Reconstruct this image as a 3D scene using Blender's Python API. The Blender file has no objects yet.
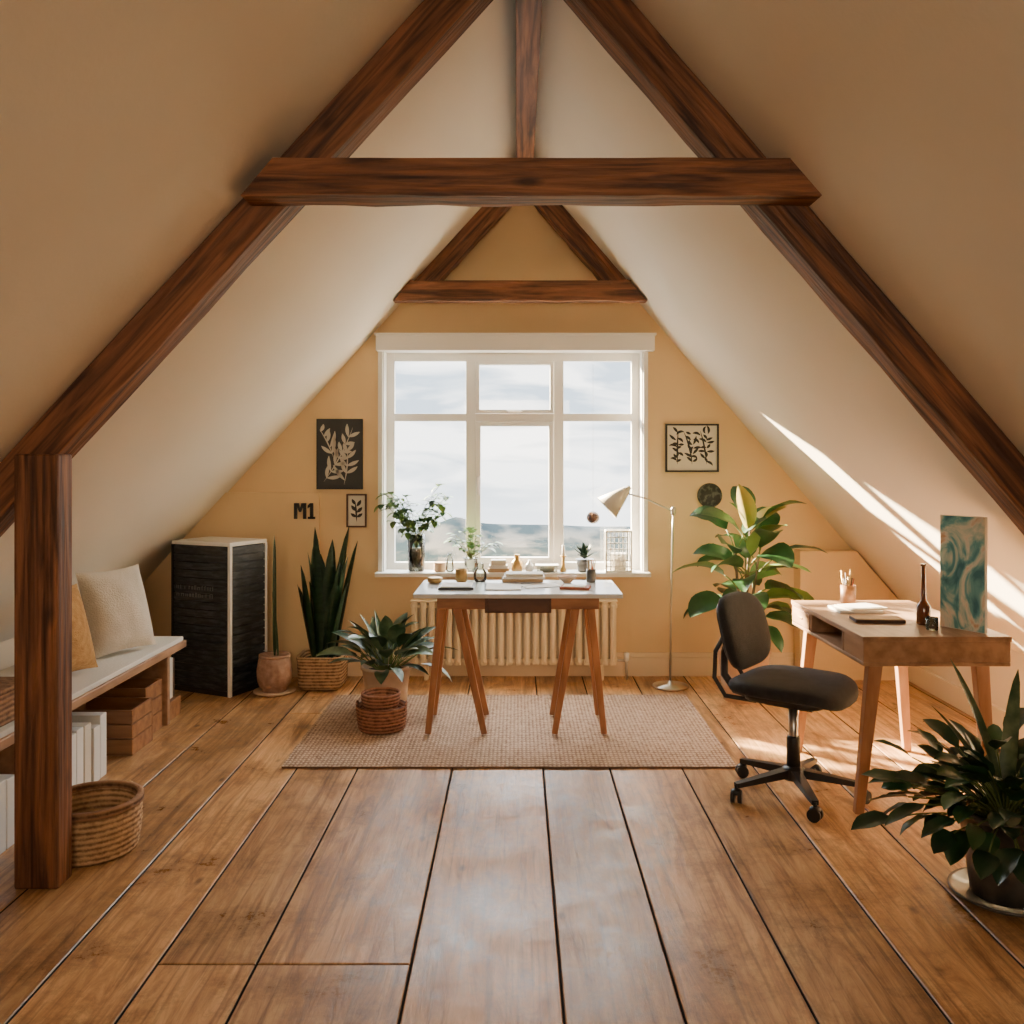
import bpy, bmesh, math, random
from mathutils import Vector, Matrix
from mathutils import noise as mn
random.seed(11)
pi=math.pi
RZ=3.29;SLL=1.09;SLR=1.16
def roofz(x): return RZ-SLL*(.045-x) if x<.045 else RZ-SLR*(x-.045)

# ---------------- materials ----------------
def mat(name,col,rough=.5,metal=0,col2=None,scale=8,stretch=(1,1,1),bump=0,bscale=None,detail=4,lo=.35,hi=.65,trans=0,alpha=None,coat=0,sheen=0,spec=.5,dist=0):
    m=bpy.data.materials.new(name); m.use_nodes=True; n=m.node_tree; b=n.nodes['Principled BSDF']; L=n.links
    b.inputs['Base Color'].default_value=(*col,1); b.inputs['Roughness'].default_value=rough; b.inputs['Metallic'].default_value=metal
    b.inputs['Specular IOR Level'].default_value=spec
    if trans: b.inputs['Transmission Weight'].default_value=trans
    if coat: b.inputs['Coat Weight'].default_value=coat
    if sheen: b.inputs['Sheen Weight'].default_value=sheen
    if col2 or bump:
        tc=n.nodes.new('ShaderNodeTexCoord'); mp=n.nodes.new('ShaderNodeMapping'); mp.inputs['Scale'].default_value=stretch
        L.new(tc.outputs['Object'],mp.inputs[0])
    if col2:
        no=n.nodes.new('ShaderNodeTexNoise'); no.inputs['Scale'].default_value=scale; no.inputs['Detail'].default_value=detail; no.inputs['Distortion'].default_value=dist
        L.new(mp.outputs[0],no.inputs['Vector'])
        r=n.nodes.new('ShaderNodeValToRGB'); r.color_ramp.elements[0].position=lo; r.color_ramp.elements[1].position=hi
        r.color_ramp.elements[0].color=(*col,1); r.color_ramp.elements[1].color=(*col2,1)
        L.new(no.outputs['Fac'],r.inputs[0]); L.new(r.outputs[0],b.inputs['Base Color'])
    if bump:
        nb=n.nodes.new('ShaderNodeTexNoise'); nb.inputs['Scale'].default_value=bscale or scale*4; nb.inputs['Detail'].default_value=5
        L.new(mp.outputs[0],nb.inputs['Vector'])
        bp=n.nodes.new('ShaderNodeBump'); bp.inputs['Strength'].default_value=bump; bp.inputs['Distance'].default_value=.01
        L.new(nb.outputs['Fac'],bp.inputs['Height']); L.new(bp.outputs[0],b.inputs['Normal'])
    return m
def timber_mat(name,stretch):
    m=mat(name,(.060,.020,.009),.62,col2=(.29,.115,.045),scale=3.6,stretch=stretch,bump=.8,bscale=7,detail=11,lo=.36,hi=.66,dist=.8)
    n=m.node_tree; L=n.links; N=n.nodes.new; b=n.nodes['Principled BSDF']
    src=b.inputs['Base Color'].links[0].from_socket
    tc=[q for q in n.nodes if q.type=='TEX_COORD'][0]
    mp=N('ShaderNodeMapping'); mp.inputs['Scale'].default_value=tuple(1.6 if s<1 else 4.5 for s in stretch); L.new(tc.outputs['Object'],mp.inputs[0])
    vo=N('ShaderNodeTexVoronoi'); vo.inputs['Scale'].default_value=1.6; L.new(mp.outputs[0],vo.inputs['Vector'])
    r=N('ShaderNodeValToRGB'); r.color_ramp.elements[0].position=.05; r.color_ramp.elements[0].color=(.18,.14,.12,1); r.color_ramp.elements[1].position=.15; r.color_ramp.elements[1].color=(1,1,1,1); L.new(vo.outputs['Distance'],r.inputs[0])
    mp2=N('ShaderNodeMapping'); mp2.inputs['Scale'].default_value=tuple(.8 if s<1 else 40 for s in stretch); L.new(tc.outputs['Object'],mp2.inputs[0])
    no=N('ShaderNodeTexNoise'); no.inputs['Scale'].default_value=1.4; no.inputs['Detail'].default_value=4; L.new(mp2.outputs[0],no.inputs['Vector'])
    r2=N('ShaderNodeValToRGB'); r2.color_ramp.elements[0].position=.33; r2.color_ramp.elements[0].color=(.3,.26,.24,1); r2.color_ramp.elements[1].position=.46; r2.color_ramp.elements[1].color=(1,1,1,1); L.new(no.outputs['Fac'],r2.inputs[0])
    a=N('ShaderNodeMix'); a.data_type='RGBA'; a.blend_type='MULTIPLY'; a.inputs[0].default_value=.85; L.new(src,a.inputs[6]); L.new(r.outputs[0],a.inputs[7])
    c=N('ShaderNodeMix'); c.data_type='RGBA'; c.blend_type='MULTIPLY'; c.inputs[0].default_value=.75; L.new(a.outputs[2],c.inputs[6]); L.new(r2.outputs[0],c.inputs[7])
    L.new(c.outputs[2],b.inputs['Base Color']); return m
def wick_mat(name,c1,c2,s=17):
    m=bpy.data.materials.new(name); m.use_nodes=True; n=m.node_tree; b=n.nodes['Principled BSDF']; L=n.links; N=n.nodes.new
    tc=N('ShaderNodeTexCoord'); w=N('ShaderNodeTexWave'); w.bands_direction='Z'; w.inputs['Scale'].default_value=s; w.inputs['Distortion'].default_value=.8; w.inputs['Detail Scale'].default_value=9
    no=N('ShaderNodeTexNoise'); no.inputs['Scale'].default_value=38; no.inputs['Detail'].default_value=2
    L.new(tc.outputs['Object'],w.inputs['Vector']); L.new(tc.outputs['Object'],no.inputs['Vector'])
    a=N('ShaderNodeMath'); a.operation='MULTIPLY_ADD'; a.inputs[1].default_value=.55; L.new(w.outputs['Fac'],a.inputs[0]); L.new(no.outputs['Fac'],a.inputs[2])
    r=N('ShaderNodeValToRGB'); r.color_ramp.elements[0].position=.42; r.color_ramp.elements[0].color=(*c1,1); r.color_ramp.elements[1].position=.98; r.color_ramp.elements[1].color=(*c2,1)
    L.new(a.outputs[0],r.inputs[0]); L.new(r.outputs[0],b.inputs['Base Color']); b.inputs['Roughness'].default_value=.85
    bp=N('ShaderNodeBump'); bp.inputs['Strength'].default_value=.7; bp.inputs['Distance'].default_value=.008; L.new(a.outputs[0],bp.inputs['Height']); L.new(bp.outputs[0],b.inputs['Normal'])
    return m

def floor_mat():
    m=bpy.data.materials.new('floor_boards'); m.use_nodes=True; n=m.node_tree; b=n.nodes['Principled BSDF']; L=n.links; N=n.nodes.new
    tc=N('ShaderNodeTexCoord'); at=N('ShaderNodeAttribute'); at.attribute_name='rnd'
    sc=N('ShaderNodeVectorMath'); sc.operation='SCALE'; sc.inputs[0].default_value=(7.3,13.1,3.7)
    L.new(at.outputs['Fac'],sc.inputs['Scale'])
    ad=N('ShaderNodeVectorMath'); ad.operation='ADD'; L.new(tc.outputs['Object'],ad.inputs[0]); L.new(sc.outputs[0],ad.inputs[1])
    mp=N('ShaderNodeMapping'); mp.inputs['Scale'].default_value=(6,.8,1); L.new(ad.outputs[0],mp.inputs[0])
    n1=N('ShaderNodeTexNoise'); n1.inputs['Scale'].default_value=2.2; n1.inputs['Detail'].default_value=11; n1.inputs['Roughness'].default_value=.74; n1.inputs['Distortion'].default_value=1.4
    L.new(mp.outputs[0],n1.inputs['Vector'])
    r=N('ShaderNodeValToRGB'); e=r.color_ramp.elements; e[0].position=.32; e[0].color=(.27,.122,.045,1); e[1].position=.68; e[1].color=(.78,.48,.225,1)
    k=e.new(.5); k.color=(.56,.305,.128,1)
    L.new(n1.outputs['Fac'],r.inputs[0])
    mp2=N('ShaderNodeMapping'); mp2.inputs['Scale'].default_value=(42,1.1,1); L.new(ad.outputs[0],mp2.inputs[0])
    n2=N('ShaderNodeTexNoise'); n2.inputs['Scale'].default_value=1.5; n2.inputs['Detail'].default_value=5; n2.inputs['Distortion'].default_value=.3; L.new(mp2.outputs[0],n2.inputs['Vector'])
    r2=N('ShaderNodeValToRGB'); r2.color_ramp.elements[0].position=.34; r2.color_ramp.elements[0].color=(.40,.34,.29,1); r2.color_ramp.elements[1].position=.48; r2.color_ramp.elements[1].color=(1,1,1,1)
    L.new(n2.outputs['Fac'],r2.inputs[0])
    mx=N('ShaderNodeMix'); mx.data_type='RGBA'; mx.blend_type='MULTIPLY'; mx.inputs[0].default_value=.65
    L.new(r.outputs[0],mx.inputs[6]); L.new(r2.outputs[0],mx.inputs[7])
    hv=N('ShaderNodeHueSaturation'); mr=N('ShaderNodeMapRange'); mr.inputs[3].default_value=.78; mr.inputs[4].default_value=1.18
    L.new(at.outputs['Fac'],mr.inputs[0]); L.new(mr.outputs[0],hv.inputs['Value']); L.new(mx.outputs[2],hv.inputs['Color'])
    n3=N('ShaderNodeTexNoise'); n3.inputs['Scale'].default_value=3.0; n3.inputs['Detail'].default_value=11; n3.inputs['Roughness'].default_value=.8; L.new(tc.outputs['Object'],n3.inputs['Vector'])
    r3=N('ShaderNodeValToRGB'); r3.color_ramp.elements[0].position=.39; r3.color_ramp.elements[0].color=(.44,.38,.33,1); r3.color_ramp.elements[1].position=.52; r3.color_ramp.elements[1].color=(1,1,1,1)
    L.new(n3.outputs['Fac'],r3.inputs[0])
    m2=N('ShaderNodeMix'); m2.data_type='RGBA'; m2.blend_type='MULTIPLY'; m2.inputs[0].default_value=.85
    L.new(hv.outputs[0],m2.inputs[6]); L.new(r3.outputs[0],m2.inputs[7])
    vo=N('ShaderNodeTexVoronoi'); vo.inputs['Scale'].default_value=4; mp4=N('ShaderNodeMapping'); mp4.inputs['Scale'].default_value=(1.5,.7,1); L.new(ad.outputs[0],mp4.inputs[0]); L.new(mp4.outputs[0],vo.inputs['Vector'])
    r4=N('ShaderNodeValToRGB'); r4.color_ramp.elements[0].position=.04; r4.color_ramp.elements[0].color=(.20,.14,.10,1); r4.color_ramp.elements[1].position=.10; r4.color_ramp.elements[1].color=(1,1,1,1)
    L.new(vo.outputs['Distance'],r4.inputs[0])
    m4=N('ShaderNodeMix'); m4.data_type='RGBA'; m4.blend_type='MULTIPLY'; m4.inputs[0].default_value=.85
    L.new(m2.outputs[2],m4.inputs[6]); L.new(r4.outputs[0],m4.inputs[7])
    L.new(m4.outputs[2],b.inputs['Base Color'])
    rr=N('ShaderNodeMapRange'); rr.inputs[1].default_value=.35; rr.inputs[2].default_value=.65; rr.inputs[3].default_value=.24; rr.inputs[4].default_value=.52; L.new(n3.outputs['Fac'],rr.inputs[0]); L.new(rr.outputs[0],b.inputs['Roughness'])
    bp=N('ShaderNodeBump'); bp.inputs['Strength'].default_value=.4; bp.inputs['Distance'].default_value=.004
    L.new(n1.outputs['Fac'],bp.inputs['Height']); L.new(bp.outputs[0],b.inputs['Normal'])
    return m

def rug_mat():
    m=bpy.data.materials.new('woven_jute'); m.use_nodes=True; n=m.node_tree; b=n.nodes['Principled BSDF']; L=n.links; N=n.nodes.new
    tc=N('ShaderNodeTexCoord')
    w1=N('ShaderNodeTexWave'); w1.bands_direction='Y'; w1.inputs['Scale'].default_value=11; w1.inputs['Distortion'].default_value=2.5; w1.inputs['Detail Scale'].default_value=6
    w2=N('ShaderNodeTexWave'); w2.bands_direction='X'; w2.inputs['Scale'].default_value=16; w2.inputs['Distortion'].default_value=2.5; w2.inputs['Detail Scale'].default_value=6
    no=N('ShaderNodeTexNoise'); no.inputs['Scale'].default_value=45; no.inputs['Detail'].default_value=3
    for w in (w1,w2,no): L.new(tc.outputs['Object'],w.inputs['Vector'])
    mu=N('ShaderNodeMath'); mu.operation='MULTIPLY'; L.new(w1.outputs['Fac'],mu.inputs[0]); L.new(w2.outputs['Fac'],mu.inputs[1])
    a=N('ShaderNodeMath'); a.operation='ADD'; L.new(mu.outputs[0],a.inputs[0]); L.new(no.outputs['Fac'],a.inputs[1])
    r=N('ShaderNodeValToRGB'); r.color_ramp.elements[0].position=.36; r.color_ramp.elements[0].color=(.22,.125,.075,1); r.color_ramp.elements[1].position=1.05; r.color_ramp.elements[1].color=(.58,.41,.285,1)
    L.new(a.outputs[0],r.inputs[0]); L.new(r.outputs[0],b.inputs['Base Color']); b.inputs['Roughness'].default_value=.95
    bp=N('ShaderNodeBump'); bp.inputs['Strength'].default_value=.6; bp.inputs['Distance'].default_value=.008; L.new(a.outputs[0],bp.inputs['Height']); L.new(bp.outputs[0],b.inputs['Normal'])
    return m

def shader_mix(name,tcol,rough,fac=None,ior=None):
    m=bpy.data.materials.new(name); m.use_nodes=True; n=m.node_tree; L=n.links
    for x in list(n.nodes):
        if x.type=='BSDF_PRINCIPLED': n.nodes.remove(x)
    o=[x for x in n.nodes if x.type=='OUTPUT_MATERIAL'][0]
    t=n.nodes.new('ShaderNodeBsdfTransparent'); t.inputs[0].default_value=(*tcol,1)
    g=n.nodes.new('ShaderNodeBsdfGlossy'); g.inputs['Roughness'].default_value=rough
    x=n.nodes.new('ShaderNodeMixShader')
    if fac is not None: x.inputs[0].default_value=fac
    else:
        f=n.nodes.new('ShaderNodeFresnel'); f.inputs[0].default_value=ior; L.new(f.outputs[0],x.inputs[0])
    L.new(t.outputs[0],x.inputs[1]); L.new(g.outputs[0],x.inputs[2]); L.new(x.outputs[0],o.inputs[0]); return m

M_ceil=mat('ceiling_plaster',(.82,.75,.63),.85,bump=.08,bscale=60,col2=(.79,.71,.585),scale=1.2)
M_wall=mat('ochre_wall_paint',(.78,.57,.32),.8,bump=.08,bscale=60,col2=(.75,.54,.295),scale=1.5)
M_knee=mat('knee_wall_paint',(.78,.66,.50),.85)
M_base=mat('skirting_paint',(.80,.64,.44),.5)
M_white=mat('white_paint',(.86,.84,.79),.4)
M_floor=floor_mat()
M_sub=mat('gap_dark',(.012,.007,.004),.9)
M_beam=timber_mat('beam_timber',(.6,8,8))
M_post=timber_mat('post_timber',(8,8,.6))
M_rug=rug_mat(); M_rugedge=mat('rug_edge',(.20,.11,.07),.95)
M_wood=mat('warm_wood',(.22,.095,.038),.45,col2=(.38,.18,.075),scale=4,stretch=(1,6,6),detail=6)
M_woodz=mat('warm_wood_leg',(.26,.105,.04),.45,col2=(.42,.19,.08),scale=4,stretch=(6,6,1),detail=6)
M_dkwood=mat('dark_wood',(.05,.020,.012),.5,col2=(.10,.042,.022),scale=4,stretch=(1,6,6))
M_desk=mat('desk_oak',(.28,.15,.08),.4,col2=(.44,.26,.15),scale=4,stretch=(5,1,5),detail=7)
M_deskleg=mat('desk_leg_oak',(.30,.14,.07),.45,col2=(.42,.22,.12),scale=4,stretch=(6,6,1))
M_tabletop=mat('table_top_laminate',(.62,.66,.68),.18)
M_blackfab=mat('black_fabric',(.012,.013,.016),.85,bump=.4,bscale=220,col2=(.022,.023,.027),scale=30,sheen=.05)
M_blackpl=mat('black_plastic',(.012,.012,.014),.4)
M_blackboard=mat('blackboard',(.012,.016,.020),.5,col2=(.07,.085,.095),scale=14,stretch=(1,1,5),detail=8,lo=.45,hi=.75)
M_chalk=mat('chalk',(.24,.26,.26),.9)
M_chrome=mat('brushed_metal',(.55,.52,.48),.3,metal=1)
M_lampw=mat('lamp_enamel',(.62,.58,.50),.45)
M_rad=mat('radiator_enamel',(.84,.70,.48),.4)
M_cream=mat('cream_fabric',(.72,.66,.56),.95,bump=.5,bscale=150,col2=(.66,.60,.50),scale=20)
M_seatpad=mat('seat_pad_fabric',(.74,.72,.67),.95,bump=.3,bscale=120)
M_mustard=mat('ochre_fabric',(.55,.33,.13),.95,bump=.5,bscale=120,col2=(.42,.23,.08),scale=30,stretch=(1,1,6))
M_wick=wick_mat('wicker',(.20,.11,.05),(.60,.40,.22),16)
M_wickd=wick_mat('wicker_dark',(.10,.045,.02),(.33,.18,.09),16)
M_wickr=wick_mat('wicker_red',(.12,.04,.02),(.38,.17,.09),18)
M_pinkpot=mat('clay_pink',(.34,.19,.13),.8,col2=(.50,.32,.23),scale=30)
M_terra=mat('terracotta',(.55,.36,.23),.8,col2=(.64,.46,.32),scale=9)
M_darkpot=mat('dark_glazed_pot',(.05,.05,.05),.3,col2=(.16,.14,.12),scale=12,coat=.4)
M_soil=mat('soil',(.03,.02,.012),.95,bump=1,bscale=60)
M_lf_big=mat('leaf_big',(.013,.050,.016),.35,col2=(.038,.11,.034),scale=7)
M_lf_lite=mat('leaf_light',(.08,.18,.04),.38,col2=(.16,.26,.065),scale=7)
M_lf_yel=mat('leaf_yellow',(.50,.36,.08),.4,col2=(.36,.33,.09),scale=8)
M_lf_snake=mat('leaf_snake',(.008,.028,.014),.45,col2=(.024,.062,.03),scale=12,stretch=(1,1,3))
M_lf_dk=mat('leaf_dark',(.009,.030,.013),.35,col2=(.025,.062,.025),scale=9)
M_lf_grey=mat('leaf_greygreen',(.025,.07,.03),.4,col2=(.13,.18,.09),scale=16)
M_stem=mat('stem',(.12,.16,.04),.6)
M_trunk=mat('trunk_bark',(.12,.08,.045),.8)
M_pane=shader_mix('window_pane',(.97,.98,.98),.02,fac=.04); M_glass=shader_mix('thin_glass',(.8,.84,.82),.05,ior=1.6)
M_paper=mat('paper',(.80,.78,.73),.8)
M_book1=mat('book_cloth_red',(.35,.10,.05),.7); M_book2=mat('book_cloth_tan',(.45,.30,.17),.7)
M_gold=mat('aged_brass',(.45,.30,.12),.4,metal=.8)
M_candle=mat('amber_glass',(.16,.05,.02),.15,coat=.5)
M_art_dk=mat('poster_ink',(.022,.024,.027),.6); M_art_lt=mat('print_cream',(.72,.66,.54),.7)
M_black=mat('black_paint',(.012,.011,.010),.5)

# ---------------- mesh builder ----------------
class MB:
    def __init__(s): s.v=[];s.f=[];s.m=[];s.s=[];s.mats=[];s.M=Matrix.Identity(4)
    def add(s,vs,fs,mt,smooth=False):
        if mt not in s.mats: s.mats.append(mt)
        i=s.mats.index(mt); o=len(s.v)
        s.v+= [s.M@Vector(v) for v in vs]
        for k,f in enumerate(fs):
            s.f.append([o+j for j in f]); s.m.append(i); s.s.append(smooth[k] if isinstance(smooth,list) else smooth)
    def box(s,x0,x1,y0,y1,z0,z1,mt):
        s.add([(x0,y0,z0),(x1,y0,z0),(x1,y1,z0),(x0,y1,z0),(x0,y0,z1),(x1,y0,z1),(x1,y1,z1),(x0,y1,z1)],
              [(0,3,2,1),(4,5,6,7),(0,1,5,4),(1,2,6,5),(2,3,7,6),(3,0,4,7)],mt)
    def prism(s,poly,y0,y1,mt):
        n=len(poly); vs=[(x,y0,z) for x,z in poly]+[(x,y1,z) for x,z in poly]
        fs=[list(range(n)),list(range(2*n-1,n-1,-1))]+[(i,i+n,(i+1)%n+n,(i+1)%n) for i in range(n)]
        s.add(vs,fs,mt)
    def beam(s,p0,p1,w,h,mt,w2=None,h2=None,side=None):
        p0=Vector(p0);p1=Vector(p1);d=(p1-p0).normalized()
        a=Vector(side) if side else (Vector((0,0,1)).cross(d) if abs(d.z)<.99 else Vector((1,0,0)))
        a=(a-d*a.dot(d)).normalized(); b=d.cross(a)
        w2=w2 or w;h2=h2 or h; vs=[]
        for p,ww,hh in((p0,w,h),(p1,w2,h2)):
            for i,j in((-1,-1),(1,-1),(1,1),(-1,1)): vs.append(p+a*ww/2*i+b*hh/2*j)
        s.add(vs,[(3,2,1,0),(4,5,6,7),(0,1,5,4),(1,2,6,5),(2,3,7,6),(3,0,4,7)],mt)
    def tube(s,pts,r,mt,seg=8):
        pts=[Vector(p) for p in pts]; n=len(pts)
        rr=r if isinstance(r,(list,tuple)) else [r]*n
        vs=[];fs=[];sm=[]
        ref=None
        for i,p in enumerate(pts):
            d=(pts[min(i+1,n-1)]-pts[max(i-1,0)]).normalized()
            if ref is None: ref=Vector((1,0,0)) if abs(d.x)<.8 else Vector((0,1,0))
            a=(ref-d*ref.dot(d)).normalized(); ref=a; b=d.cross(a)
            for k in range(seg):
                t=2*pi*k/seg; vs.append(p+(a*math.cos(t)+b*math.sin(t))*rr[i])
        for i in range(n-1):
            for k in range(seg):
                fs.append((i*seg+k,i*seg+(k+1)%seg,(i+1)*seg+(k+1)%seg,(i+1)*seg+k)); sm.append(True)
        fs.append(list(range(seg-1,-1,-1))); fs.append([(n-1)*seg+k for k in range(seg)]); sm+=[False,False]
        s.add(vs,fs,mt,sm)
    def lathe(s,prof,c,mt,seg=28,rip=None,sx=1,sy=1,sq=0,cap=True):
        vs=[];fs=[];n=len(prof)
        for i,(r,z) in enumerate(prof):
            for k in range(seg):
                t=2*pi*k/seg; q=r*(rip(t,z,i) if rip else 1)
                if sq: 
                    e=(abs(math.cos(t))**sq+abs(math.sin(t))**sq)**(-1/sq); q*=e
                vs.append((c[0]+q*math.cos(t)*sx,c[1]+q*math.sin(t)*sy,c[2]+z))
        for i in range(n-1):
            for k in range(seg): fs.append((i*seg+k,i*seg+(k+1)%seg,(i+1)*seg+(k+1)%seg,(i+1)*seg+k))
        sm=[True]*len(fs)
        if cap:
            fs.append(list(range(seg-1,-1,-1))); fs.append([(n-1)*seg+k for k in range(seg)]); sm+=[False,False]
        s.add(vs,fs,mt,sm)
    def sell(s,c,a,mt,e=.5,nu=28,nv=14,f=None):
        def sp(x,p): return math.copysign(abs(x)**p,x)
        vs=[];fs=[]
        for j in range(nv+1):
            ph=-pi/2+pi*j/nv
            for i in range(nu):
                t=2*pi*i/nu
                p=Vector((a[0]*sp(math.cos(ph),e)*sp(math.cos(t),e),a[1]*sp(math.cos(ph),e)*sp(math.sin(t),e),a[2]*sp(math.sin(ph),e)))
                if f:p=f(p)
                vs.append(Vector(c)+p)
        for j in range(nv):
            for i in range(nu): fs.append((j*nu+i,j*nu+(i+1)%nu,(j+1)*nu+(i+1)%nu,(j+1)*nu+i))
        s.add(vs,fs,mt,True)
    def leaf(s,base,az,el,L,W,droop,mt,fold=.25,p=.8,pw=.8,n=8,roll=0,wave=0):
        pos=Vector(base); vs=[];fs=[]
        h=Vector((math.cos(az),math.sin(az),0)); sd=Vector((-math.sin(az),math.cos(az),0))
        for i in range(n+1):
            t=i/n; e=el-droop*t
            d=h*math.cos(e)+Vector((0,0,1))*math.sin(e); up=-h*math.sin(e)+Vector((0,0,1))*math.cos(e)
            s2=sd*math.cos(roll)+up*math.sin(roll); u2=up*math.cos(roll)-sd*math.sin(roll)
            w=W/2*(max(math.sin(pi*min(.999,max(.001,t))**p),0)**pw) if i not in(0,n) else W*.015
            for q in(-1,-.55,0,.55,1):
                vs.append(pos+s2*w*q+u2*(abs(q)*w*fold+ (wave*math.sin(t*14+q*2)*w*abs(q))))
            pos=pos+d*(L/n)
        for i in range(n):
            for k in range(4): fs.append((i*5+k,i*5+k+1,(i+1)*5+k+1,(i+1)*5+k))
        s.add(vs,fs,mt,True)
    def pillow(s,w,h,t,mt,n=16):
        vs=[];fs=[]
        for sg in(1,-1):
            o=len(vs)
            for j in range(n+1):
                for i in range(n+1):
                    u=-1+2*i/n;v=-1+2*j/n
                    k=1-.07*(1-v*v) ; k2=1-.07*(1-u*u)
                    th=t/2*((1-u**2)*(1-v**2))**.42*sg
                    vs.append((u*w/2*k,v*h/2*k2,th+.003*math.sin(7*u+3*v)*(1-u*u)*(1-v*v)))
            for j in range(n):
                for i in range(n):
                    a=o+j*(n+1)+i; q=(a,a+1,a+n+2,a+n+1); fs.append(q if sg>0 else q[::-1])
        s.add(vs,fs,mt,True)
    def build(s,name,bevel=0,parent=None,origin=None):
        me=bpy.data.meshes.new(name)
        xs=[v.x for v in s.v];ys=[v.y for v in s.v];zs=[v.z for v in s.v]
        o=Vector(origin) if origin is not None else Vector(((min(xs)+max(xs))/2,(min(ys)+max(ys))/2,min(zs)))
        me.from_pydata([v-o for v in s.v],[],s.f)
        for m in s.mats: me.materials.append(m)
        for i,p in enumerate(me.polygons): p.material_index=s.m[i]; p.use_smooth=bool(s.s[i])
        me.update()
        ob=bpy.data.objects.new(name,me); bpy.context.collection.objects.link(ob); ob.location=o
        if bevel:
            b=ob.modifiers.new('bevel','BEVEL'); b.width=bevel; b.segments=2; b.limit_method='ANGLE'; b.angle_limit=.9
        if parent: ob.parent=parent
        return ob
def empty(name,loc=(0,0,0)):
    e=bpy.data.objects.new(name,None); bpy.context.collection.objects.link(e); e.location=loc; e.empty_display_size=.1; return e

# ---------------- room shell ----------------
Y0,Y1=-2.0,5.85; XL,XR=-2.5,2.5; YO=6.05
WX0,WX1,WZ0,WZ1=-.871,.819,.672,2.115
b=MB()
b.prism([(XL,0),(WX0,0),(WX0,roofz(WX0)),(XL,roofz(XL))],5.85,YO,M_wall)
b.prism([(WX1,0),(XR,0),(XR,roofz(XR)),(WX1,roofz(WX1))],5.85,YO,M_wall)
b.prism([(WX0,0),(WX1,0),(WX1,WZ0),(WX0,WZ0)],5.85,YO,M_wall)
b.prism([(WX0,WZ1),(WX1,WZ1),(WX1,roofz(WX1)),(.045,RZ),(WX0,roofz(WX0))],5.85,YO,M_wall)
b.build('wall_back')
b=MB(); b.prism([(XL,0),(XR,0),(XR,roofz(XR)),(.045,RZ),(XL,roofz(XL))],-2.2,-2.0,M_wall); b.build('wall_front')
b=MB()
b.add([(XL-.3,-2.2,roofz(XL-.3)),(.045,-2.2,RZ),(.045,YO,RZ),(XL-.3,YO,roofz(XL-.3)),
       (XL-.3,-2.2,roofz(XL-.3)+.2),(.045,-2.2,RZ+.2),(.045,YO,RZ+.2),(XL-.3,YO,roofz(XL-.3)+.2)],
      [(0,3,2,1),(4,5,6,7),(0,1,5,4),(2,3,7,6),(3,0,4,7)],M_ceil)
b.add([(XR+.3,-2.2,roofz(XR+.3)),(.045,-2.2,RZ),(.045,YO,RZ),(XR+.3,YO,roofz(XR+.3)),
       (XR+.3,-2.2,roofz(XR+.3)+.2),(.045,-2.2,RZ+.2),(.045,YO,RZ+.2),(XR+.3,YO,roofz(XR+.3)+.2)],
      [(0,1,2,3),(4,7,6,5),(0,4,5,1),(2,6,7,3),(3,7,4,0)],M_ceil)
b.build('ceiling')
b=MB(); b.box(XL-.15,XL,-2.2,YO,0,roofz(XL),M_knee); b.build('wall_left')
b=MB(); b.box(XR,XR+.15,-2.2,YO,0,roofz(XR),M_knee); b.build('wall_right')
b=MB(); b.prism([(-2.49,0),(-1.28,0),(-1.28,1.19),(-1.89,1.19),(-2.49,.52)],5.81,5.85,M_wall); b.build('trim_1')
b=MB(); b.prism([(1.80,0),(2.49,0),(2.49,.44),(2.25,.71),(2.16,.82),(1.80,.82)],5.72,5.85,M_wall); b.build('trim_2')
b=MB(); b.box(-1.27,1.79,5.825,5.85,0,.12,M_base); b.box(-1.27,1.79,5.832,5.85,.12,.15,M_base); b.build('baseboard_back',.003)
b=MB(); b.box(XL,XL+.02,Y0,5.80,0,.12,M_base); b.build('baseboard_left',.003)
b=MB(); b.box(XR-.02,XR,Y0,5.71,0,.12,M_base); b.build('baseboard_right',.003)

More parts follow.
